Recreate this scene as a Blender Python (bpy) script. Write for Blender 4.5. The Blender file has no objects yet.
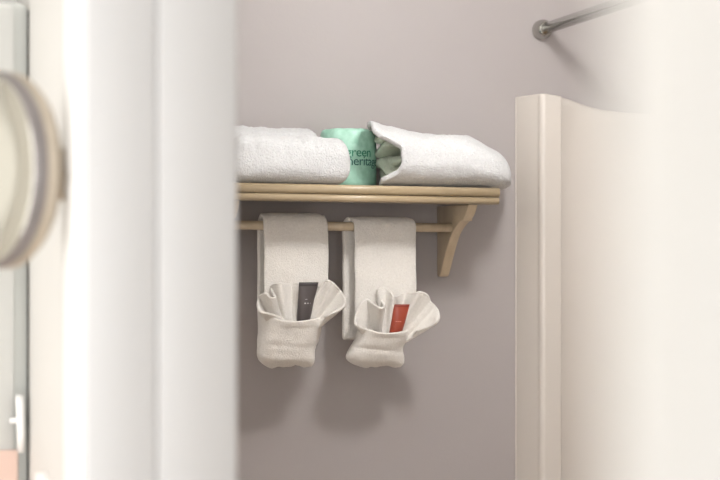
import bpy, bmesh, math, random
from mathutils import Vector, Matrix, noise
random.seed(7)
S = bpy.context.scene
C = S.collection

# ------------------------------------------------------------------ camera
F = 1700.0                      # focal length in pixels of the 720 px wide frame (85 mm on 36 mm)
PSI = math.radians(14.8)        # the camera is turned right of the back wall's normal
CZ = 1.5
YW = 3.3                        # back wall
cam_d = bpy.data.cameras.new('camera'); cam = bpy.data.objects.new('camera', cam_d); C.objects.link(cam)
cam.location = (0, 0, CZ); cam.rotation_euler = (math.pi/2, 0, -PSI)
cam_d.sensor_width = 36; cam_d.lens = 85; cam_d.clip_start = 0.02; cam_d.clip_end = 60
cam_d.dof.use_dof = True; cam_d.dof.focus_distance = 3.22; cam_d.dof.aperture_fstop = 4.0
S.camera = cam
# ------------------------------------------------------------------ world and lights
w = bpy.data.worlds.new('world'); S.world = w; w.use_nodes = True
bg = w.node_tree.nodes['Background']; bg.inputs[0].default_value = (0.97, 0.985, 1, 1); bg.inputs[1].default_value = 0.62
def area(name, loc, rot, sx, sy, power, col):
    l = bpy.data.lights.new(name, 'AREA'); l.shape = 'RECTANGLE'; l.size = sx; l.size_y = sy
    l.energy = power; l.color = col
    o = bpy.data.objects.new(name, l); C.objects.link(o); o.location = loc; o.rotation_euler = rot
    return o
area('window_daylight', (-1.78, 1.2, 1.5), (0, -math.pi/2, 0), 1.2, 1.7, 30, (1, 0.985, 0.96))
area('rear_fill_light', (-0.8, -5.0, 1.55), (math.pi/2, 0, 0), 2.0, 1.5, 108, (0.985, 0.99, 1))   # fill light added far behind the camera to brighten the hanging towels
S.view_settings.view_transform = 'Standard'; S.view_settings.look = 'None'
S.view_settings.exposure = 0.40; S.view_settings.gamma = 1; S.view_settings.use_curve_mapping = False
LAMP_POWER = 15.5

# ------------------------------------------------------------------ pixel -> place
def P(px, py, Y):
    X = Y*math.tan(PSI + math.atan((px-360)/F))
    zc = Y*math.cos(PSI) + X*math.sin(PSI)
    return Vector((X, Y, CZ + (240-py)*zc/F))
def PX(px, Y): return P(px, 240, Y).x

# ------------------------------------------------------------------ materials
def mat(name, col, rough=0.5, metal=0.0, col2=None, nscale=20.0, bump=0.0, bscale=200.0, bdist=0.001,
        stretch=(1,1,1), sheen=0.0, detail=3.0, spec=0.5, emis=None, coat=0.0, trans=0.0, sss=0.0):
    m = bpy.data.materials.new(name); m.use_nodes = True
    nt = m.node_tree; b = nt.nodes['Principled BSDF']
    b.inputs['Base Color'].default_value = (*col, 1); b.inputs['Roughness'].default_value = rough
    b.inputs['Metallic'].default_value = metal; b.inputs['Specular IOR Level'].default_value = spec
    b.inputs['Sheen Weight'].default_value = sheen; b.inputs['Coat Weight'].default_value = coat
    b.inputs['Transmission Weight'].default_value = trans
    if emis: b.inputs['Emission Color'].default_value = (*emis[0], 1); b.inputs['Emission Strength'].default_value = emis[1]
    tc = nt.nodes.new('ShaderNodeTexCoord'); mp = nt.nodes.new('ShaderNodeMapping'); mp.inputs['Scale'].default_value = stretch
    nt.links.new(tc.outputs['Object'], mp.inputs['Vector'])
    if col2 is not None:
        n = nt.nodes.new('ShaderNodeTexNoise'); n.inputs['Scale'].default_value = nscale; n.inputs['Detail'].default_value = detail
        r = nt.nodes.new('ShaderNodeValToRGB'); r.color_ramp.elements[0].color = (*col, 1); r.color_ramp.elements[1].color = (*col2, 1)
        r.color_ramp.elements[0].position = 0.35; r.color_ramp.elements[1].position = 0.65
        nt.links.new(mp.outputs[0], n.inputs['Vector']); nt.links.new(n.outputs[0], r.inputs[0]); nt.links.new(r.outputs[0], b.inputs['Base Color'])
    if bump:
        n2 = nt.nodes.new('ShaderNodeTexNoise'); n2.inputs['Scale'].default_value = bscale; n2.inputs['Detail'].default_value = 2
        bp = nt.nodes.new('ShaderNodeBump'); bp.inputs['Strength'].default_value = bump; bp.inputs['Distance'].default_value = bdist
        nt.links.new(mp.outputs[0], n2.inputs['Vector']); nt.links.new(n2.outputs[0], bp.inputs['Height']); nt.links.new(bp.outputs[0], b.inputs['Normal'])
    return m
M = {}
M['taupe'] = mat('taupe_paint', (0.386, 0.352, 0.345), 0.5, col2=(0.399, 0.365, 0.358), nscale=3, bump=0.12, bscale=140, bdist=0.0015)
M['cream'] = mat('cream_paint', (0.61, 0.60, 0.575), 0.6, col2=(0.625, 0.615, 0.59), nscale=2, bump=0.08, bscale=140)
M['white_wall'] = mat('white_paint', (0.82, 0.81, 0.79), 0.6, col2=(0.84, 0.83, 0.81), nscale=2, bump=0.08, bscale=140)
M['trim'] = mat('trim_gloss_paint', (0.625, 0.632, 0.64), 0.4, col2=(0.637, 0.644, 0.652), nscale=3)
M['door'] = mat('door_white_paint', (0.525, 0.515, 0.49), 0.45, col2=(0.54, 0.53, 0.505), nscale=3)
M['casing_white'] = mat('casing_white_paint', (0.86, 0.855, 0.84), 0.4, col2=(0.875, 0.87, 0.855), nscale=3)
M['floor'] = mat('beige_vinyl', (0.56, 0.40, 0.25), 0.4, col2=(0.62, 0.46, 0.30), nscale=14)
M['ceiling'] = mat('ceiling_paint', (0.82, 0.81, 0.79), 0.8, col2=(0.84, 0.83, 0.81), nscale=5)
M['terry'] = mat('white_terry', (0.67, 0.675, 0.685), 0.95, col2=(0.73, 0.735, 0.745), nscale=260, bump=1.0, bscale=330, bdist=0.0035, sheen=0.35, spec=0.15)
M['terry_hand'] = mat('cream_white_terry', (0.79, 0.755, 0.71), 0.95, col2=(0.84, 0.805, 0.76), nscale=260, bump=0.75, bscale=420, bdist=0.0024, sheen=0.3, spec=0.15)
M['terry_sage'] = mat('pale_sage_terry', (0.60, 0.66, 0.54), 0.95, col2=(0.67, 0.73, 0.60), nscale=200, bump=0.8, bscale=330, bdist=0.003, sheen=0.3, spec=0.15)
M['pine'] = mat('pale_pine', (0.37, 0.285, 0.175), 0.33, col2=(0.44, 0.345, 0.225), nscale=9, stretch=(0.6, 9, 9), bump=0.15, bscale=30, bdist=0.0006, coat=0.25)
M['pine_v'] = mat('pale_pine_upright', (0.60, 0.49, 0.345), 0.45, col2=(0.68, 0.565, 0.415), nscale=9, stretch=(9, 4, 0.9), bump=0.15, bscale=30, bdist=0.0006, coat=0.2)
M['surround'] = mat('ivory_fibreglass', (0.61, 0.562, 0.515), 0.35, col2=(0.62, 0.572, 0.525), nscale=2, coat=0.15)
M['caulk'] = mat('caulk', (0.62, 0.57, 0.53), 0.6, col2=(0.58, 0.53, 0.5), nscale=30)
M['chrome'] = mat('brushed_chrome', (0.46, 0.455, 0.43), 0.08, 1.0, col2=(0.49, 0.485, 0.46), nscale=4)
M['nickel'] = mat('satin_nickel', (0.50, 0.44, 0.36), 0.5, 0.4, col2=(0.53, 0.47, 0.39), nscale=30)
M['rim_dark'] = mat('grey_metal_rim', (0.22, 0.20, 0.20), 0.35, 0.4, col2=(0.25, 0.23, 0.23), nscale=20)
M['mirror'] = mat('mirror_glass', (0.88, 0.87, 0.79), 0.03, 1.0, col2=(0.89, 0.88, 0.80), nscale=2)
M['mint'] = mat('mint_paper', (0.34, 0.63, 0.495), 0.5, col2=(0.48, 0.76, 0.635), nscale=75, bump=0.3, bscale=90, bdist=0.0015, detail=5)
M['ink_green'] = mat('green_ink', (0.03, 0.24, 0.14), 0.6, col2=(0.035, 0.26, 0.15), nscale=50)
M['ink_dark'] = mat('dark_green_ink', (0.02, 0.13, 0.11), 0.6, col2=(0.025, 0.15, 0.12), nscale=50)
M['tube_dark'] = mat('charcoal_plastic', (0.088, 0.073, 0.072), 0.33, col2=(0.097, 0.082, 0.081), nscale=30)
M['tube_dark_seal'] = mat('charcoal_seal', (0.045, 0.036, 0.038), 0.4, col2=(0.05, 0.04, 0.042), nscale=30)
M['tube_red'] = mat('brick_red_plastic', (0.33, 0.058, 0.031), 0.33, col2=(0.355, 0.065, 0.035), nscale=30)
M['tube_red_seal'] = mat('brick_red_seal', (0.23, 0.032, 0.018), 0.4, col2=(0.25, 0.036, 0.02), nscale=30)
M['print_pale'] = mat('pale_print', (0.62, 0.6, 0.6), 0.5, col2=(0.66, 0.64, 0.64), nscale=50)
M['print_rose'] = mat('rose_print', (0.72, 0.30, 0.22), 0.5, col2=(0.75, 0.33, 0.25), nscale=50)
M['cab_white'] = mat('cabinet_white', (0.92, 0.925, 0.90), 0.35, col2=(0.935, 0.94, 0.915), nscale=3)
M['cab_panel'] = mat('cabinet_pale_panel', (0.88, 0.90, 0.87), 0.4, col2=(0.90, 0.92, 0.89), nscale=3)
M['gap'] = mat('dark_gap', (0.1, 0.085, 0.08), 0.9, col2=(0.035, 0.03, 0.027), nscale=30)
M['peach'] = mat('peach_laminate', (0.74, 0.54, 0.46), 0.5, col2=(0.76, 0.56, 0.48), nscale=10)
M['lamp_glass'] = mat('lamp_opal_glass', (0.9, 0.88, 0.84), 0.3, col2=(0.91, 0.89, 0.85), nscale=3, emis=((1, 0.97, 0.93), 10.0))
M['glass'] = mat('window_glass', (1, 1, 1), 0.02, trans=1.0, col2=(1, 1, 1))

# ------------------------------------------------------------------ mesh helpers
def tag(o, label=None, cat=None, group=None, kind=None):
    if label: o['label'] = label
    if cat: o['category'] = cat
    if group: o['group'] = group
    if kind: o['kind'] = kind
    return o
def empty(name, loc=(0,0,0)):
    o = bpy.data.objects.new(name, None); C.objects.link(o); o.location = loc; o.empty_display_size = 0.05
    return o
def obj(name, bm, m, parent=None, smooth=True, subsurf=0, solid=0.0, soff=-1.0):
    bmesh.ops.recalc_face_normals(bm, faces=bm.faces[:]) if solid == 0 else None
    me = bpy.data.meshes.new(name); bm.to_mesh(me); bm.free()
    o = bpy.data.objects.new(name, me); C.objects.link(o); me.materials.append(M[m])
    if smooth:
        for p in me.polygons: p.use_smooth = True
    if solid:
        s = o.modifiers.new('solid', 'SOLIDIFY'); s.thickness = solid; s.offset = soff
    if subsurf:
        s = o.modifiers.new('sub', 'SUBSURF'); s.levels = subsurf; s.render_levels = subsurf
    if parent is not None:
        o.parent = parent
        o.matrix_parent_inverse = Matrix.Translation(-parent.location)
    return o
def box(bm, x0, x1, y0, y1, z0, z1, bevel=0.0, seg=2, mx=None):
    t = bmesh.new(); bmesh.ops.create_cube(t, size=1)
    for v in t.verts:
        v.co = Vector(((x0+x1)/2 + v.co.x*(x1-x0), (y0+y1)/2 + v.co.y*(y1-y0), (z0+z1)/2 + v.co.z*(z1-z0)))
    if bevel: bmesh.ops.bevel(t, geom=t.edges[:], offset=bevel, segments=seg, affect='EDGES', profile=0.5)
    if mx is not None: bmesh.ops.transform(t, matrix=mx, verts=t.verts[:])
    me = bpy.data.meshes.new('tmp'); t.to_mesh(me); t.free(); bm.from_mesh(me); bpy.data.meshes.remove(me)
    return bm
def B(*a, **k): return box(bmesh.new(), *a, **k)
def prism(pts, axis, a0, a1, bevel=0.0):
    """closed 2-D outline extruded along an axis: 'x' takes (y,z), 'z' takes (x,y)"""
    bm = bmesh.new()
    mk = (lambda p, a: (a, p[0], p[1])) if axis == 'x' else ((lambda p, a: (p[0], p[1], a)) if axis == 'z' else (lambda p, a: (p[0], a, p[1])))
    lo = [bm.verts.new(mk(p, a0)) for p in pts]; hi = [bm.verts.new(mk(p, a1)) for p in pts]
    n = len(pts)
    bm.faces.new(lo); bm.faces.new(hi[::-1])
    for i in range(n): bm.faces.new((lo[i], hi[i], hi[(i+1)%n], lo[(i+1)%n]))
    bmesh.ops.recalc_face_normals(bm, faces=bm.faces[:])
    if bevel:
        es = [e for e in bm.edges if len(e.link_faces) == 2 and e.calc_face_angle() > 0.5]
        bmesh.ops.bevel(bm, geom=es, offset=bevel, segments=2, affect='EDGES', profile=0.5)
    return bm
def loft(rings, close=True, cap=True):
    bm = bmesh.new(); R = [[bm.verts.new(p) for p in r] for r in rings]
    n = len(rings[0])
    for a, b in zip(R, R[1:]):
        for i in range(n if close else n-1):
            bm.faces.new((a[i], a[(i+1)%n], b[(i+1)%n], b[i]))
    if cap and close:
        bm.faces.new(R[0][::-1]); bm.faces.new(R[-1])
    return bm
def grid(rows): return loft(rows, close=False, cap=False)
def tube(pts, r, n=16, cap=True):
    pts = [Vector(p) for p in pts]; rings = []
    for i, p in enumerate(pts):
        d = (pts[min(i+1, len(pts)-1)] - pts[max(i-1, 0)]).normalized()
        u = d.orthogonal().normalized() if i == 0 else (u - d*u.dot(d)).normalized()
        v = d.cross(u); rr = r[i] if isinstance(r, (list, tuple)) else r
        rings.append([p + (u*math.cos(2*math.pi*k/n) + v*math.sin(2*math.pi*k/n))*rr for k in range(n)])
    return loft(rings, cap=cap)
def lathe(prof, n=40, origin=(0,0,0), mx=None):
    """profile of (radius, height) around local z"""
    rings = []
    for r, h in prof:
        ring = []
        for k in range(n):
            a = 2*math.pi*k/n; p = Vector((r*math.cos(a), r*math.sin(a), h))
            if mx is not None: p = mx @ p
            ring.append(p + Vector(origin))
        rings.append(ring)
    return loft(rings)
def cr(pts, n):
    """Catmull-Rom through pts (tuples), n samples"""
    out = []; m = len(pts)-1
    for i in range(n):
        t = i/(n-1)*m; k = min(int(t), m-1); f = t-k
        p0 = pts[max(k-1, 0)]; p1 = pts[k]; p2 = pts[k+1]; p3 = pts[min(k+2, m)]
        out.append(tuple(0.5*(2*b + (c-a)*f + (2*a-5*b+4*c-d)*f*f + (3*b-a-3*c+d)*f**3) for a, b, c, d in zip(p0, p1, p2, p3)))
    return out
def lerp(a, b, t): return a + (b-a)*t
def interp(tab, x):
    if x <= tab[0][0]: return tab[0][1]
    for (x0, y0), (x1, y1) in zip(tab, tab[1:]):
        if x <= x1: return lerp(y0, y1, (x-x0)/(x1-x0))
    return tab[-1][1]
def nz(p, s, seed=0.0): return noise.noise(Vector((p[0]*s+seed, p[1]*s-seed, p[2]*s+2*seed)))
def struct(name, bm, m, parent=None, smooth=False):
    o = obj(name, bm, m, parent, smooth)
    if parent is None: o['kind'] = 'structure'
    return o

# ------------------------------------------------------------------ setting
CEIL = 2.32
PXL, PXR = PX(86.5, 1.6), PX(237, 1.575)        # the partition seen end-on: its left and right faces
struct('floor', B(-1.8, 2.2, -1.5, 3.45, -0.1, 0), 'floor')
struct('ceiling', B(-1.8, 2.2, -1.5, 3.45, CEIL, CEIL+0.1), 'ceiling')
struct('wall_back', B(PXR-0.02, 2.2, YW, YW+0.12, 0, CEIL), 'taupe')
struct('wall_right', B(2.02, 2.2, -1.5, YW, 0, CEIL), 'taupe')
struct('wall_partition', B(PXL, PXR, 1.6, YW+0.12, 0, CEIL), 'cream')
struct('wall_bounce_facing', B(PXR, PXR+0.006, 1.62, YW, 0, CEIL), 'white_wall')  # unseen white facing added to bounce lamp light onto the tub column
struct('trim_2', B(0.490, 0.565, 0.955, 1.035, 0, CEIL, 0.004), 'trim')      # the post the open door hangs on
struct('wall_plumbing', B(1.16, 2.02, 1.07, 1.6, 0, CEIL), 'taupe')
struct('wall_far_left', B(-1.6, PXL, 2.70, 2.80, 0, CEIL), 'cream')
lw = bmesh.new()
box(lw, -1.7, -1.6, -1.5, 0.3, 0, CEIL); box(lw, -1.7, -1.6, 2.1, 2.8, 0, CEIL)
box(lw, -1.7, -1.6, 0.3, 2.1, 0, 0.85); box(lw, -1.7, -1.6, 0.3, 2.1, 2.15, CEIL)
struct('wall_left', lw, 'white_wall')
wn = empty('window_1', (-1.65, 1.2, 0.85)); wn['kind'] = 'structure'
fr = bmesh.new()
for y0, y1, z0, z1 in ((0.3, 2.1, 0.85, 0.9), (0.3, 2.1, 2.1, 2.15), (0.3, 0.35, 0.9, 2.1), (2.05, 2.1, 0.9, 2.1), (1.175, 1.225, 0.9, 2.1)):
    box(fr, -1.68, -1.63, y0, y1, z0, z1, 0.004)
obj('window_frame', fr, 'door', wn, False)
# partition end: boards of the white casing
tr = empty('trim_1', (PX(160, 1.59), 1.59, 0)); tr['kind'] = 'structure'
xm = PX(155, 1.588)
obj('casing_board', B(PXL-0.004, xm, 1.572, 1.6, 0, CEIL, 0.003, 3), 'trim', tr)
obj('casing_board', B(xm, PXR, 1.572, 1.6, 0, CEIL, 0.003, 3), 'trim', tr)
obj('casing_board', B(PXL-0.010, PXL, 1.59, 1.72, 0, CEIL, 0.006, 3), 'casing_white', tr)
# ------------------------------------------------------------------ white door standing open close by on the right
def camxy(x, z): return Vector((x*math.cos(PSI)+z*math.sin(PSI), z*math.cos(PSI)-x*math.sin(PSI), 0))
e0 = camxy(0.0505, 0.34); ax = (camxy(0.22, 0.975)).normalized(); nr = Vector((ax.y, -ax.x, 0))
DW, DT, DH = 0.72, 0.036, 2.05
dm = Matrix(((ax.x, nr.x, 0, e0.x), (ax.y, nr.y, 0, e0.y), (0, 0, 1, 0.008), (0, 0, 0, 1)))   # local x along the leaf from its free edge, y through it
d2 = empty('door_1', (e0 + ax*DW + nr*DT/2)); d2['kind'] = 'structure'
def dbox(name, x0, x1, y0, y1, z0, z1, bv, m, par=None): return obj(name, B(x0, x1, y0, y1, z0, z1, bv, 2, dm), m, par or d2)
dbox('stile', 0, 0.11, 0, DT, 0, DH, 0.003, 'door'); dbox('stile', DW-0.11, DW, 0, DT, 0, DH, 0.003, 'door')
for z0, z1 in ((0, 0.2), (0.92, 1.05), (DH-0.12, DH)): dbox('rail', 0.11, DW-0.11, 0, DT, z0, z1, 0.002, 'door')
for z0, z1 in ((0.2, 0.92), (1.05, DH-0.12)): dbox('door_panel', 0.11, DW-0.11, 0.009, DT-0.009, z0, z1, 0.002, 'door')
for s in (-1, 1):
    yk = -0.0 if s < 0 else DT
    mk = dm @ Matrix.Translation((0.06, yk, 0.98)) @ Matrix.Rotation(math.pi/2*(1 if s < 0 else -1), 4, 'X')
    obj('door_knob', lathe([(0.001, 0), (0.026, 0), (0.026, 0.006), (0.010, 0.008), (0.010, 0.03), (0.022, 0.036), (0.027, 0.048), (0.022, 0.06), (0.001, 0.064)], 24, mx=mk), 'nickel', d2)
for z in (0.25, 1.02, 1.8):
    a = dm @ Vector((DW+0.004, DT-0.002, z)); obj('hinge', tube([a, a+Vector((0, 0, 0.09))], 0.006, 12), 'nickel', d2)

# ------------------------------------------------------------------ ceiling lamps (above the frame)
def ceiling_lamp(LP, power, col, label):
    lamp = tag(empty('ceiling_lamp', (LP.x, LP.y, CEIL)), label, 'lamp')
    obj('lamp_base', lathe([(0.001, 0), (0.15, 0), (0.15, -0.02), (0.001, -0.02)], 40, origin=(LP.x, LP.y, CEIL)), 'nickel', lamp)
    obj('lamp_shade', lathe([(0.001, -0.02), (0.14, -0.021), (0.14, -0.035), (0.12, -0.065), (0.08, -0.083), (0.001, -0.09)], 40, origin=(LP.x, LP.y, CEIL)), 'lamp_glass', lamp)
    pl = bpy.data.lights.new('lamp_bulb', 'POINT'); pl.energy = power; pl.color = col; pl.shadow_soft_size = 0.068
    po = bpy.data.objects.new('lamp_bulb', pl); C.objects.link(po); po.location = LP
ceiling_lamp(Vector((PX(428, YW)-0.02, YW-1.0, 2.165)), LAMP_POWER, (1, 0.985, 0.965), 'round opal glass ceiling lamp over the bathroom floor')
ceiling_lamp(Vector((-0.62, -0.15, 2.165)), 7.5, (1, 0.965, 0.93), 'added round opal glass ceiling lamp brightening the open door and left wall')  # unseen lamp added to brighten the near door and upper left wall

# ------------------------------------------------------------------ tub surround
sur = empty('tub_surround', (PX(530, 3.2), 3.2, 0))
tag(sur, 'ivory moulded tub surround with raised front column against the taupe wall', 'tub surround')
YC = 3.24
xa, xb, xc = PX(516, YW-0.002), PX(540, YC), PX(562, YC)
ztop = P(541, 93.5, YC).z
# column: vertical loft with a rounded front-left corner; its top rounds over
def col_ring(z, s):
    cx, cy = (xb+xc)/2, (YC+YW)/2
    r = 0.012
    pts = [(xa, YW), (lerp(xa, xb, 0.03), YW-0.004), (lerp(xa, xb, 0.85), lerp(YW, YC+r, 0.85)), (lerp(xa, xb, 0.97), lerp(YW, YC+r, 0.97))]
    for k in range(7):
        a = k/6*math.pi/2; pts.append((xb+r - r*math.cos(a), YC+r - r*math.sin(a)))
    r2 = 0.003
    pts += [(xb+r+0.001, YC), (xb+r+0.003, YC), (xc-r2-0.003, YC), (xc-r2-0.001, YC)]
    for k in range(5):
        a = k/4*math.pi/2; pts.append((xc-r2 + r2*math.sin(a), YC+r2 - r2*math.cos(a)))
    pts += [(xc, YC+r2+0.003), (xc+0.002, YC+0.03), (xc+0.004, YW)]
    return [Vector((cx+(x-cx)*s if y < YW-0.001 else x, cy+(y-cy)*(s if y < cy else 1), z - 0.0045*(1 if y < YC+0.02 and x > xb+0.02 else 0)*(1 if z > ztop-0.1 else 0) - (0.003 if y > YW-0.01 and z > ztop-0.1 else 0))) for x, y in pts]
# left face leans from the wall (xa) out to the corner (xb): the moulding is drafted
obj('front_column', loft([col_ring(0, 1), col_ring(0.8, 1), col_ring(ztop-0.10, 1), col_ring(ztop-0.004, 1), col_ring(ztop-0.001, 0.985), col_ring(ztop, 0.95)]), 'surround', sur)
# end panel, concave toward the long side, with a dipping rim
YP = YW-0.02
rimpx = [(562, 97.5), (570, 99.5), (580, 103), (592, 107), (605, 109.8), (625, 112), (650, 113.5), (690, 115), (740, 117), (800, 119)]
rows = []
for j in range(13):
    row = []
    for i in range(60):
        px = lerp(558, 800, (i/59)**1.15)
        X = PX(px, YP); dx = X - xc
        y = YP - 0.012*math.exp(-max(dx, 0)/0.04)
        zt = P(px, interp(rimpx, px), YP).z
        t = j/12
        z = lerp(0.0, zt, min(1, t*12/10)) if j < 10 else zt
        if j == 9: z = zt-0.006
        if j == 10: z = zt-0.002; y += 0.003
        if j == 11: z = zt; y += 0.008
        if j == 12: z = zt; y = YW-0.001
        if j < 9: z = zt*0.0 + (zt-0.02)*j/8
        row.append(Vector((X, y, z)))
    rows.append(row)
obj('end_panel', grid(rows), 'surround', sur)
xr = PX(800, YP)
zr = P(800, 119, YP).z
rows = []
for z in (0, zr*0.5, zr-0.01, zr):
    row = []
    for k in range(13):
        a = k/12*math.pi/2; rr = 0.16
        row.append(Vector((min(xr + 0.001 + (2.0-rr-xr)*0 + rr*math.sin(a)*((2.0-xr)/rr if 2.0-xr < rr else 1), 2.0), YP - rr*(1-math.cos(a)), z)))
    xl = row[-1].x
    row += [Vector((xl, YP-0.16-0.2*k, z)) for k in range(1, 8)]
    rows.append(row)
obj('side_panel', grid(rows), 'surround', sur, solid=0.008)
obj('caulk_line', tube([(xa-0.0005, YW-0.002, 0), (xa-0.0005, YW-0.002, P(516, 98, YW).z)], 0.0016, 8), 'caulk', sur)

# ------------------------------------------------------------------ shower rod
f0 = P(541, 30, YW)
sr = tag(empty('shower_rod', (f0.x, YW, f0.z)), 'chrome shower curtain rod running out from the back wall above the tub', 'shower rod')
ry = Matrix.Rotation(math.pi/2, 4, 'X')    # local z -> -y
obj('wall_flange', lathe([(0.001, 0), (0.0195, 0), (0.0205, 0.002), (0.0208, 0.008), (0.0203, 0.014), (0.019, 0.020), (0.0165, 0.026), (0.0135, 0.030), (0.0125, 0.031), (0.001, 0.0312)], 40, origin=(f0.x, YW, f0.z), mx=ry), 'chrome', sr)
obj('rod', tube([(f0.x, YW-0.004, f0.z), (f0.x, 2.6, f0.z), (f0.x, 1.605, f0.z)], 0.0118, 28), 'chrome', sr)
obj('wall_flange', lathe([(0.001, 0), (0.0205, 0), (0.0215, -0.003), (0.021, -0.009), (0.0185, -0.016), (0.0145, -0.021), (0.001, -0.027)], 40, origin=(f0.x, 1.6, f0.z), mx=ry), 'chrome', sr)

# ------------------------------------------------------------------ wall shelf
SD = 0.232                       # depth
YF = YW-SD
TILT = 0.0115                    # the shelf hangs slightly down to the right
xs0, xs1 = PX(222, YF), PX(500, YF)
xref = PX(370, YF); zref = P(370, 185.2, YF).z      # top face at the roll
def ST(X): return zref - (X-xref)*TILT              # height of the shelf top
shear = Matrix(((1, 0, 0, 0), (0, 1, 0, 0), (-TILT, 0, 1, zref + xref*TILT), (0, 0, 0, 1)))  # z local = height over shelf top
def shelf_part(name, bm, m, par):
    bmesh.ops.transform(bm, matrix=shear, verts=bm.verts[:]); return obj(name, bm, m, par)
sh = tag(empty('wall_shelf', (lerp(xs0, xs1, 0.5), YW, ST(lerp(xs0, xs1, 0.5)))), 'pale pine wall shelf with scrolled brackets and a towel rod beneath', 'shelf')
def nose(z0, z1, y0, y1, r):     # side profile (y,z) of a board with a round nose at y0
    p = [(y1, z0), (y1, z1)]
    zc, h = (z0+z1)/2, (z1-z0)/2
    for k in range(9):
        a = math.pi/2 - k/8*math.pi
        p.append((y0 + r - r*math.cos(a), zc + h*math.sin(a)))
    return p
shelf_part('shelf_board', prism(nose(-0.0175, 0, YF, YW, 0.006), 'x', xs0, xs1), 'pine', sh)
shelf_part('edge_moulding', prism(nose(-0.0318, -0.0180, YF+0.002, YF+0.06, 0.006), 'x', xs0+0.002, xs1-0.0005), 'pine', sh)
for pr in (437, 211):
    Xb = PX(pr, YW)
    prof = [(0.0, 0.0), (0.202, 0.0)] + cr([(0.202, 0.0), (0.192, 0.011), (0.180, 0.021), (0.170, 0.026)], 8)[1:] + [(0.168, 0.031), (0.158, 0.0305)] + \
        cr([(0.158, 0.0305), (0.134, 0.038), (0.103, 0.052), (0.078, 0.072), (0.053, 0.100), (0.032, 0.126), (0.022, 0.138), (0.012, 0.142)], 16)[1:] + [(0.004, 0.142), (0, 0.140)]
    pts = [(YW-d, -0.0322-z) for d, z in prof]
    shelf_part('bracket', prism(pts, 'x', Xb, Xb+0.019, 0.0015), 'pine_v', sh)
YR = YW-0.096
zrod = P(440, 227.8, YR).z - ST(PX(440, YR))
shelf_part('towel_rod', tube([(PX(211, YW)+0.012, YR, zrod), (PX(437, YW)+0.006, YR, zrod)], 0.0088, 20), 'pine_v', sh)
def RZ(X): return ST(X) + zrod

# ------------------------------------------------------------------ toilet roll on the shelf
rc = Vector((PX(348.3, 3.24), 3.24, 0)); rc.z = ST(rc.x)+0.0005
RR, RH = 0.0552, 0.1135
roll = tag(empty('toilet_roll', rc), 'mint green paper-wrapped toilet roll standing between the two shelf towels', 'toilet roll')
rings = []
prof = [(0.012, 0.004), (0.02, 0.001), (RR-0.004, 0.0), (RR-0.0005, 0.004)] + [(RR, 0.012+0.08*k/8) for k in range(9)] + [(RR-0.0005, RH-0.007), (RR-0.003, RH-0.0015), (RR-0.009, RH+0.0005), (RR-0.02, RH-0.001), (0.024, RH-0.006), (0.018, RH-0.02), (0.004, RH-0.03)]
for k, (r, h) in enumerate(prof):
    ring = []
    for i in range(72):
        a = 2*math.pi*i/72
        c = 0.0012*math.sin(9*a+h*30) * (1 if h > RH-0.012 else 0.15) + 0.002*nz((math.cos(a), math.sin(a), h*10), 2.5, 3)*(1 if h > RH-0.03 else 0.35)
        ring.append(rc + Vector(((r+c)*math.cos(a), (r+c)*math.sin(a), h + (0.0022*nz((math.cos(a)*r*40, math.sin(a)*r*40, 0), 1.2, 5) if h > RH-0.01 else 0))))
    rings.append(ring)
obj('paper_wrapper', loft(rings), 'mint', roll)
def wrap_text(txt, size, ang0, z, m, name):
    """flat lettering bent round the roll; ang0 = angle where the text ends, measured from the wall's outward normal toward the right"""
    cu = bpy.data.curves.new(name, 'FONT'); cu.body = txt; cu.size = size; cu.align_x = 'RIGHT'; cu.resolution_u = 3
    cu.space_character = 0.92
    t = bpy.data.objects.new('tmp_text', cu); C.objects.link(t)
    dg = bpy.context.evaluated_depsgraph_get(); me = bpy.data.meshes.new_from_object(t.evaluated_get(dg))
    bpy.data.objects.remove(t); bpy.data.curves.remove(cu)
    bm = bmesh.new(); bm.from_mesh(me); bpy.data.meshes.remove(me)
    bmesh.ops.triangulate(bm, faces=bm.faces[:])
    bmesh.ops.subdivide_edges(bm, edges=[e for e in bm.edges if e.calc_length() > 0.004], cuts=1)
    for v in bm.verts:
        a = ang0 + v.co.x/RR; r = RR + 0.0009
        v.co = rc + Vector((r*math.sin(a), -r*math.cos(a), z + v.co.y))
    return obj(name, bm, m, roll, False)
wrap_text('green', 0.026, 0.66, 0.0590, 'ink_green', 'lettering')
wrap_text('heritage', 0.0255, 1.08, 0.0420, 'ink_dark', 'lettering')

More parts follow.
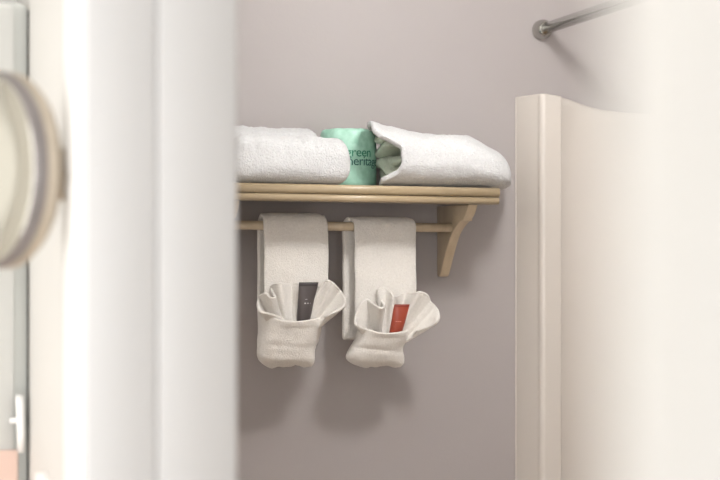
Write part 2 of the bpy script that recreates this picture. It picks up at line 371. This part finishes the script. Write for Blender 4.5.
# ------------------------------------------------------------------ folded towels on the shelf
def superring(yc, zc, hy, hz, n, e=3.2):
    out = []
    for k in range(n):
        a = 2*math.pi*k/n; c, s = math.cos(a), math.sin(a)
        out.append((yc + hy*math.copysign(abs(c)**(2/e), c), zc + hz*math.copysign(abs(s)**(2/e), s)))
    return out
def slab(x0, x1, y0, y1, z0, z1, endr, seed, amp=0.003, e=3.0, n=56, m=90, base=True, taper=0.0):
    """a plump folded layer lying along x; z are heights over the shelf top"""
    rings = []
    for i in range(m):
        t = i/(m-1); X = lerp(x0, x1, t)
        d = min(X-x0, x1-X); s = 1.0
        if d < endr: s = (1-(1-max(d, 0)/endr)**2.6)**(1/2.6) if d > 0 else 0.02
        s = max(s, 0.04)
        hy, hz = (y1-y0)/2, (z1-z0)/2
        ring = []
        for y, z in superring((y0+y1)/2, 0, hy*(0.55+0.45*s), hz, n, e):
            zz = z*(s if z > 0 else s)   # rounds over at the ends
            zz = (z0+z1)/2 + zz - hz*(1-s)*0.25
            p = Vector((X, y, zz))
            k = amp*(nz(p, 18, seed) + 0.5*nz(p, 45, seed+3) + 0.42*nz(p, 130, seed+7) + 0.2*nz(p, 260, seed+8))
            up = 1.0 if zz > z0+0.008 else 0.15
            p = Vector((X, y - k*0.9*up*(1 if y < (y0+y1)/2 else -1), max(zz + k*up, z0+0.0005) if base else zz+k*up))
            p.z += ST(X)
            ring.append(p)
        rings.append(ring)
    return loft(rings)
tA = tag(empty('bath_towel', (PX(280, 3.16), 3.16, ST(PX(280, 3.16)))), 'thick white folded bath towel left of the mint green roll on the shelf', 'towel', 'bath towels on the shelf')
obj('folded_layer', slab(PX(228, 3.15), PX(318, 3.2), 3.155, 3.288, 0.0, 0.1125, 0.022, 11.0, 0.004), 'terry', tA)
obj('folded_layer', slab(PX(226, 3.14), PX(349.5, 3.09), YF-0.006, 3.178, 0.0, 0.0905, 0.030, 4.0, 0.0045), 'terry', tA)

# right towel: an outer layer wrapped round looser folds that show at its left end
tB = tag(empty('bath_towel', (PX(440, 3.16), 3.16, ST(PX(440, 3.16)))), 'white bath towel folded around loose inner layers, right of the mint green roll', 'towel', 'bath towels on the shelf')
topB = [(366, 121.5), (372, 121.8), (385, 125), (400, 128), (420, 132), (438, 135), (455, 135), (467, 135.5), (478, 140.5), (490, 147), (500, 152.5), (505, 157), (509, 164), (511, 171), (512, 176)]
YM = 3.14
def topz(px): return P(px, interp(topB, px), YM).z
NB = 72
secs = 70
rings = []
for i in range(secs):
    t = i/(secs-1)
    ring = []
    for k in range(NB):
        # u runs: bottom back -> bottom front -> up the front -> over the top -> down the back
        a = -math.pi*0.75 + 2*math.pi*k/NB      # 0 = front, pi/2 = top, -pi/2 = bottom
        front, topn = math.cos(a), math.sin(a)
        # where the layer's open left edge lies at this place round the section
        if front > 0:
            left = interp([(-1.6, 379), (-1.0, 381), (-0.78, 389), (-0.5, 399), (-0.1, 402.5), (0.18, 402), (0.32, 396), (0.5, 381), (0.8, 374), (1.2, 370), (1.6, 367)], math.atan2(topn, front))
        else:
            left = interp([(-1, 379), (0, 381), (0.8, 379), (1, 367)], topn)
        px = lerp(left, 511.5, t)
        e = 2.7
        cy = 3.163; hy = 0.102*interp([(360, 1), (485, 1), (500, 0.95), (508, 0.86), (512, 0.62)], px)
        c, s = math.copysign(abs(front)**(2/e), front), math.copysign(abs(topn)**(2/e), topn)
        # the top silhouette tips back on the left
        y = cy - hy*c; X = PX(px, y); zt = topz(px); zb = ST(X); H = zt-zb; z = zb + H/2 + H/2*s
        p = Vector((X, y, z))
        q = 0.0042*(nz(p, 16, 21) + 0.5*nz(p, 42, 24) + 0.42*nz(p, 130, 27) + 0.2*nz(p, 260, 28))
        p.y -= q*c; p.z = max(p.z + q*s*(1 if s > 0 else 0), zb+0.0006)
        if px > 500: p.z += 0.012*((px-500)/11.5)**2*max(0, -s)
        ring.append(p)
    rings.append(ring)
bm = loft(rings, cap=False)
bm.verts.ensure_lookup_table()
endring = bm.verts[-NB:]
bm.faces.new(endring)
bmesh.ops.recalc_face_normals(bm, faces=bm.faces[:])
obj('outer_layer', bm, 'terry', tB, solid=0.011, soff=-1.0, subsurf=1)
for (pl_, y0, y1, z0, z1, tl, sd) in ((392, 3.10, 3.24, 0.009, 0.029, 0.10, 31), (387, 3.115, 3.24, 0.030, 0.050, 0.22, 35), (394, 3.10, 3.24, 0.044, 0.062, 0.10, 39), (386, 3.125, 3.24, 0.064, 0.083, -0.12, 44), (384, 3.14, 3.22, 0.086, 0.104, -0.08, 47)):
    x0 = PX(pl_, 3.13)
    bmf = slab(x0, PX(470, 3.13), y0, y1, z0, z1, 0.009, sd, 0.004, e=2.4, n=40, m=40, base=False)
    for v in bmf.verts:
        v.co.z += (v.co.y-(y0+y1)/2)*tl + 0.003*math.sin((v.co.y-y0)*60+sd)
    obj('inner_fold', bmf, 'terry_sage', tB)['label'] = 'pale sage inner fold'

# ------------------------------------------------------------------ hand towels over the rod, with pocket and fan-folded washcloth
def hand_towel(crown, front, back, ybot_f, ybot_b, seed, label, rows, lip, bulge, crease, cdep):
    """front/back: (left px, right px) of the layers; rows: pocket outline (py, left, right); lip: pocket edge dip"""
    YF_, YB_ = YR-0.017, YR+0.015
    Xm = PX((front[0]+front[1])/2, YF_)
    t = tag(empty('hand_towel', (Xm, YR, RZ(Xm))), label, 'towel', 'hand towels over the shelf rod')
    # drape path: back hem -> over the rod -> front
    path = []
    zb = P(front[0], ybot_b, YB_).z; zr_ = RZ(Xm); zf = P(front[0], ybot_f, YF_).z
    for k in range(14): path.append((YB_, lerp(zb, zr_, k/14), 0.0))
    for k in range(13):
        a = k/12*math.pi; path.append((YR + 0.016*math.cos(a)-0.001, zr_ + crown*math.sin(a), 0.5-0.5*math.cos(a)))
    for k in range(1, 22): path.append((YF_ - 0.002*math.sin(k/21*3), lerp(zr_, zf, k/21), 1.0))
    rws = []
    for (y, z, f) in path:
        row = []
        for j in range(33):
            u = j/32
            x = lerp(lerp(PX(back[0], YB_), PX(front[0], YF_), f), lerp(PX(back[1], YB_), PX(front[1], YF_), f), u)
            p = Vector((x, y, z))
            q = 0.0022*nz(p, 22, seed) + 0.0012*nz(p, 60, seed+5)
            edge = (2*abs(u-0.5))**6*0.005
            row.append(Vector((x + 0.0015*nz((0, y, z), 30, seed+u//1), y + (q+edge)*(1 if f < 0.5 else -1)*(-1) + (edge*2 if f > 0.5 else -edge*2)*0, z - (u-0.5)*TILT*(PX(front[1], YF_)-PX(front[0], YF_)))))
        rws.append(row)
    obj('draped_layer', grid(rws), 'terry_hand', t, solid=0.0095, soff=0.0, subsurf=1)
    # pocket
    y0 = YF_-0.006
    n = 44; pr = []
    outline = cr(rows, 34)
    m = len(outline)
    for i, (py, l, r) in enumerate(outline):
        v = i/(m-1); row = []
        fall = (1-max(0, (v-0.72)/0.28)**2.2)          # belly turns under at the bottom
        top = lerp(1.40, 0.40, v)
        for j in range(n):
            u = j/(n-1); e = (1-abs(2*u-1)**3.2)
            dep = bulge*(e**0.6)*max(fall, 0.0)*top
            cy_ = crease[0] + (u-0.5)*crease[1]
            dep -= cdep*math.exp(-((py-cy_)/2.2)**2)*e
            px = lerp(l, r, u); pyy = py + lip*(math.sin(u*math.pi)*0.6+u*0.55)*max(0, 1-v*5)
            if v > 0.9: pyy += 3.2*(v-0.9)/0.1*(nz((u*5, 0, 0), 1, seed) - 0.5*math.exp(-((u-0.60)/0.09)**2))
            p = P(px, pyy, y0-dep)
            q = 0.0022*nz(p, 30, seed+9) + 0.0010*nz(p, 80, seed+12)
            p.y -= q
            row.append(p)
        pr.append(row)
    # hem rolled over at the mouth
    hem = [Vector((p.x, p.y+0.006, p.z-0.004)) for p in pr[0]]
    hem2 = [Vector((p.x, p.y+0.0035, p.z+0.001)) for p in pr[0]]
    backing = []
    for (py, l, r) in outline[::-1]:
        backing.append([P(lerp(l+1, r-1, j/(n-1)), min(py, rows[-1][0]-1.5), y0+0.004) for j in range(n)])
    obj('pocket', grid([hem, hem2] + pr + backing), 'terry_hand', t, solid=0.004, soff=0.0, subsurf=1)
    return t, y0
def fan(rim, base, y0, seed, label, pleats):
    n = 150; R_ = cr(rim, n); rws = []
    (bx0, by0), (bx1, by1) = base
    for i in range(19):
        v = i/18; row = []
        for j in range(n):
            u = j/(n-1); px, py, d = R_[j]; d = max(0.004, 0.026+(d-0.026)*1.25)
            bx, by, bd = lerp(bx0, bx1, u), lerp(by0, by1, u), 0.010+0.004*math.sin(u*math.pi)
            k = v**0.9
            X = lerp(bx, px, k); Yy = lerp(by, py, v)
            dep = lerp(bd, d, v**1.35) + 0.0072*math.sin(u*pleats*2*math.pi+seed)*v
            p = P(X, Yy, y0-dep)
            p.y += 0.0012*nz(p, 60, seed)
            row.append(p)
        rws.append(row)
    o = obj('washcloth', grid(rws), 'terry_hand', None, solid=0.0052, soff=0.0, subsurf=1)
    obj('hem', tube(rws[-1], 0.0028, 8), 'terry_hand', o)
    return tag(o, label, 'washcloth', 'fan-folded washcloths in the towel pockets')
def amenity_tube(top, bot, y_top, y_bot, mt, ms, mp, label, marks):
    """top/bot: ((left px, right px), py) of the flat sealed end and of the lower end inside the pocket"""
    (tl, tr_), ty = top; (bl, br), by = bot
    c = P((tl+tr_)/2, ty, y_top)
    t = tag(empty('amenity_tube', P((bl+br)/2, by, y_bot)), label, 'tube', 'small amenity tubes in the towel pockets')
    def ring(v, dmin=0.0012):
        l, r, y, Y = lerp(tl, bl, v), lerp(tr_, br, v), lerp(ty, by, v), lerp(y_top, y_bot, v)
        a, b = P(l, y, Y), P(r, y, Y); hw = (b-a).length/2; ctr = (a+b)/2
        th = dmin + 0.0095*math.sin(min(1, v*1.05)*math.pi/2)**0.8
        return [ctr + (b-a).normalized()*hw*math.copysign(abs(math.cos(q))**0.8, math.cos(q)) + Vector((0, th*math.sin(q), 0)) for q in [2*math.pi*k/36 for k in range(36)]]
    obj('tube_body', loft([ring(v) for v in (0.085, 0.1, 0.16, 0.24, 0.35, 0.5, 0.65, 0.8, 0.95, 1.0, 1.12)]), mt, t)
    obj('crimped_end', loft([ring(0.0, 0.0012), ring(0.03, 0.0015), ring(0.08, 0.0016), ring(0.095, 0.0012)]), ms, t)
    for (u, v, w_, h_) in marks:
        l, r, y, Y = lerp(tl, bl, v), lerp(tr_, br, v), lerp(ty, by, v), lerp(y_top, y_bot, v)
        px = lerp(l, r, u); th = 0.0012 + 0.0095*math.sin(min(1, v*1.05)*math.pi/2)**0.8
        q = P(px, y, Y - th*math.sqrt(max(0.05, 1-(2*u-1)**2)) - 0.0003)
        obj('printed_mark', B(q.x-w_/2, q.x+w_/2, q.y-0.0004, q.y+0.002, q.z-h_/2, q.z+h_/2), mp, t, False)
    return t

tC, yC = hand_towel(0.0205, (264, 328), (257.5, 316), 322, 350, 51.0, 'cream-white hand towel over the rod, its pocket holding the charcoal tube',
    [(312, 259, 320.5), (322, 258.5, 321), (331, 258.5, 320.5), (340, 257.5, 318.5), (347, 257.3, 315.5), (353, 257, 314.5), (359, 258.5, 314.5), (363, 262, 313.5), (366.5, 268, 311)], 11.0, 0.038, (346, 6), 0.0012)
tD, yD = hand_towel(0.0155, (355, 416), (342, 404), 330, 340, 77.0, 'cream-white hand towel over the rod, its pocket holding the red tube',
    [(326, 359, 408), (333, 357, 408.3), (340, 354.5, 406.5), (346, 351, 403), (351, 348, 402.5), (356, 346, 403.8), (360, 347.5, 404), (363.5, 353, 403.5), (366.5, 362, 400)], 8.5, 0.042, (349, 5), 0.0025)
fan([(284, 320, .036), (272, 315, .052), (261, 312, .056), (258, 305, .046), (260, 297, .034), (266, 294, .046), (270, 298, .056), (275, 298, .036), (272, 291, .012), (272, 286, .010), (279, 284, .016), (287, 285, .012), (295, 284, .006),
     (303, 284, .006), (311, 286, .008), (317, 288, .014), (322, 286, .034), (327, 281, .046), (332, 283, .036), (336, 287, .046), (341, 293, .038), (345, 301, .048), (343, 307, .060), (335, 312, .056), (325, 317, .044)],
    ((270, 328), (316, 331)), yC, 3.0, 'white washcloth fanned out behind the charcoal tube', 9)
fan([(372, 331, .036), (360, 328, .050), (355.5, 323, .056), (356, 316, .044), (360, 306, .024), (366, 300, .022), (373, 304, .046), (380, 308.5, .056), (384, 306, .036), (379, 297, .012), (378, 291, .010), (384, 288, .016),
     (390, 292, .030), (394, 297, .030), (400, 295.5, .010), (406, 293.5, .006), (413, 294.5, .022), (420, 292.5, .044), (427, 295.5, .046), (430, 302, .032), (434, 306, .034), (438, 312, .050), (438, 320, .058), (431, 326, .050), (416, 331, .040)],
    ((366, 341), (404, 343)), yD, 5.0, 'white ruffled washcloth fanned out behind the red tube', 8)
amenity_tube(((299, 318.5), 282.3), ((296.5, 309.5), 322), yC-0.031, yC-0.0165, 'tube_dark', 'tube_dark_seal', 'print_pale', 'charcoal plastic tube tucked upright in the left towel pocket',
    [(0.47, 0.53, 0.0030, 0.0022), (0.64, 0.53, 0.0022, 0.0022), (0.76, 0.52, 0.0020, 0.0024), (0.5, 0.43, 0.004, 0.0008)])
amenity_tube(((394, 411), 304.3), ((389, 401.5), 333), yD-0.032, yD-0.019, 'tube_red', 'tube_red_seal', 'print_rose', 'brick red plastic tube tucked in the right towel pocket',
    [(0.40, 0.60, 0.0030, 0.0016), (0.54, 0.60, 0.0026, 0.0016), (0.67, 0.60, 0.0026, 0.0018)])

# ------------------------------------------------------------------ magnifying mirror on the partition's left side
zc_ = 1.70
def on_axis(px, py, z): a = camxy((px-360)/F*z, z); return Vector((a.x, a.y, CZ+(240-py)*z/F))
mc = on_axis(-12, 170, zc_)
view = camxy((-4-360)/F, 1).normalized()
ang = math.radians(61)
n_ = Vector((-view.x*math.cos(ang) - view.y*math.sin(ang), -view.y*math.cos(ang) + view.x*math.sin(ang), 0))
mz = n_.normalized(); mxv = Vector((0, 0, 1)).cross(mz); mm = Matrix((( mxv.x, 0, mz.x), (mxv.y, 0, mz.y), (0, 1, mz.z))).to_4x4()
mg = tag(empty('magnifying_mirror', mc), 'round swivelling magnifying mirror with thick metal rim on the left wall', 'mirror')
R0 = 0.0985
obj('mirror_glass', lathe([(0.0005, -0.001), (0.05, 0.0005), (R0-0.005, 0.0028), (R0-0.003, 0.002), (R0-0.003, -0.004), (0.0005, -0.004)], 72, origin=mc, mx=mm), 'mirror', mg)
obj('rim', lathe([(R0-0.0035, -0.006), (R0-0.0035, 0.003), (R0-0.0015, 0.0045), (R0, 0.003), (R0+0.001, -0.006), (R0, -0.011), (R0-0.0035, -0.011)], 72, origin=mc, mx=mm), 'rim_dark', mg)
obj('back_shell', lathe([(R0-0.001, -0.010), (R0+0.0005, -0.013), (R0, -0.023), (R0-0.006, -0.030), (0.06, -0.034), (0.0005, -0.035)], 72, origin=mc, mx=mm), 'nickel', mg)
ab = mc - mz*0.035
wp = Vector((PXL, 1.83, mc.z))
obj('arm', tube([ab, ab-mz*0.012, ab*0.5+wp*0.5+Vector((0, 0, -0.004)), wp+Vector((-0.012, 0, 0))], 0.006, 12), 'nickel', mg)
obj('wall_plate', lathe([(0.001, 0), (0.028, 0), (0.028, 0.006), (0.02, 0.010), (0.001, 0.012)], 32, origin=wp, mx=Matrix.Rotation(-math.pi/2, 4, 'Y')), 'nickel', mg)

# ------------------------------------------------------------------ tall white cabinet at the end of the left wall
YK = 2.40
xk1 = PX(27.0, YK)                        # right side of the cabinet beside the wall
ztopc = P(14, 3, YK).z
kb = tag(empty('tall_cabinet', (xk1-0.2, YK+0.15, 0)), 'tall white cabinet with a vertical handle at the left edge behind the mirror', 'cabinet')
def rounded(x0, x1, z0, z1, r, n=7):
    pts = [(x0, z0), (x1, z0)]
    for k in range(n):
        a = k/(n-1)*math.pi/2; pts.append((x1-r+r*math.cos(a), z1-r+r*math.sin(a)))
    for k in range(n):
        a = math.pi/2 + k/(n-1)*math.pi/2; pts.append((x0+r+r*math.cos(a), z1-r+r*math.sin(a)))
    return pts
obj('cabinet_body', prism(rounded(xk1-0.42, xk1, 0, ztopc, 0.012), 'y', YK, 2.685), 'cab_panel', kb)
xs = PX(13.5, YK-0.018)
dr = obj('cabinet_door', prism(rounded(xk1-0.415, xs, 0.03, ztopc-0.004, 0.01), 'y', YK-0.018, YK-0.001), 'cab_white', kb)
hz0, hz1 = P(20, 452, YK-0.03).z, P(20, 396, YK-0.03).z
hx = PX(21, YK-0.03)
obj('handle', tube([(hx, YK-0.03, hz0), (hx, YK-0.032, lerp(hz0, hz1, 0.3)), (hx-0.001, YK-0.032, lerp(hz0, hz1, 0.8)), (hx-0.0015, YK-0.026, hz1)], [0.0045, 0.0055, 0.0058, 0.0062], 14), 'casing_white', kb)
sz = P(20, 421, YK-0.03).z
obj('handle_stub', tube([(hx, YK-0.03, sz), (xs-0.004, YK-0.020, sz)], 0.0042, 12), 'casing_white', kb)
obj('lower_panel', B(xk1-0.40, PX(18, YK-0.022), YK-0.022, YK-0.0181, 0.06, P(10, 450, YK-0.02).z, 0.002), 'peach', kb)
obj('shadow_gap_strip', B(xk1+0.0005, PXL-0.0005, YK-0.001, YK+0.05, 0, ztopc-0.01), 'gap', kb, False)

# ------------------------------------------------------------------ small white hook low on the left wall
hp = Vector((PXL, 1.78, 0)); hp.z = P(45, 474, 1.78).z
hk = tag(empty('wall_hook', hp), 'small rounded white hook on the cream wall at the bottom edge', 'hook')
obj('hook_plate', lathe([(0.001, 0), (0.012, 0), (0.012, 0.003), (0.001, 0.0045)], 24, origin=hp+Vector((0, 0, -0.01)), mx=Matrix.Rotation(-math.pi/2, 4, 'Y')), 'casing_white', hk)
obj('hook_arm', tube([hp+Vector((-0.003, 0, -0.012)), hp+Vector((-0.016, 0, -0.016)), hp+Vector((-0.026, 0, -0.010)), hp+Vector((-0.028, 0, 0.0))], [0.004, 0.004, 0.005, 0.0065], 14), 'casing_white', hk)
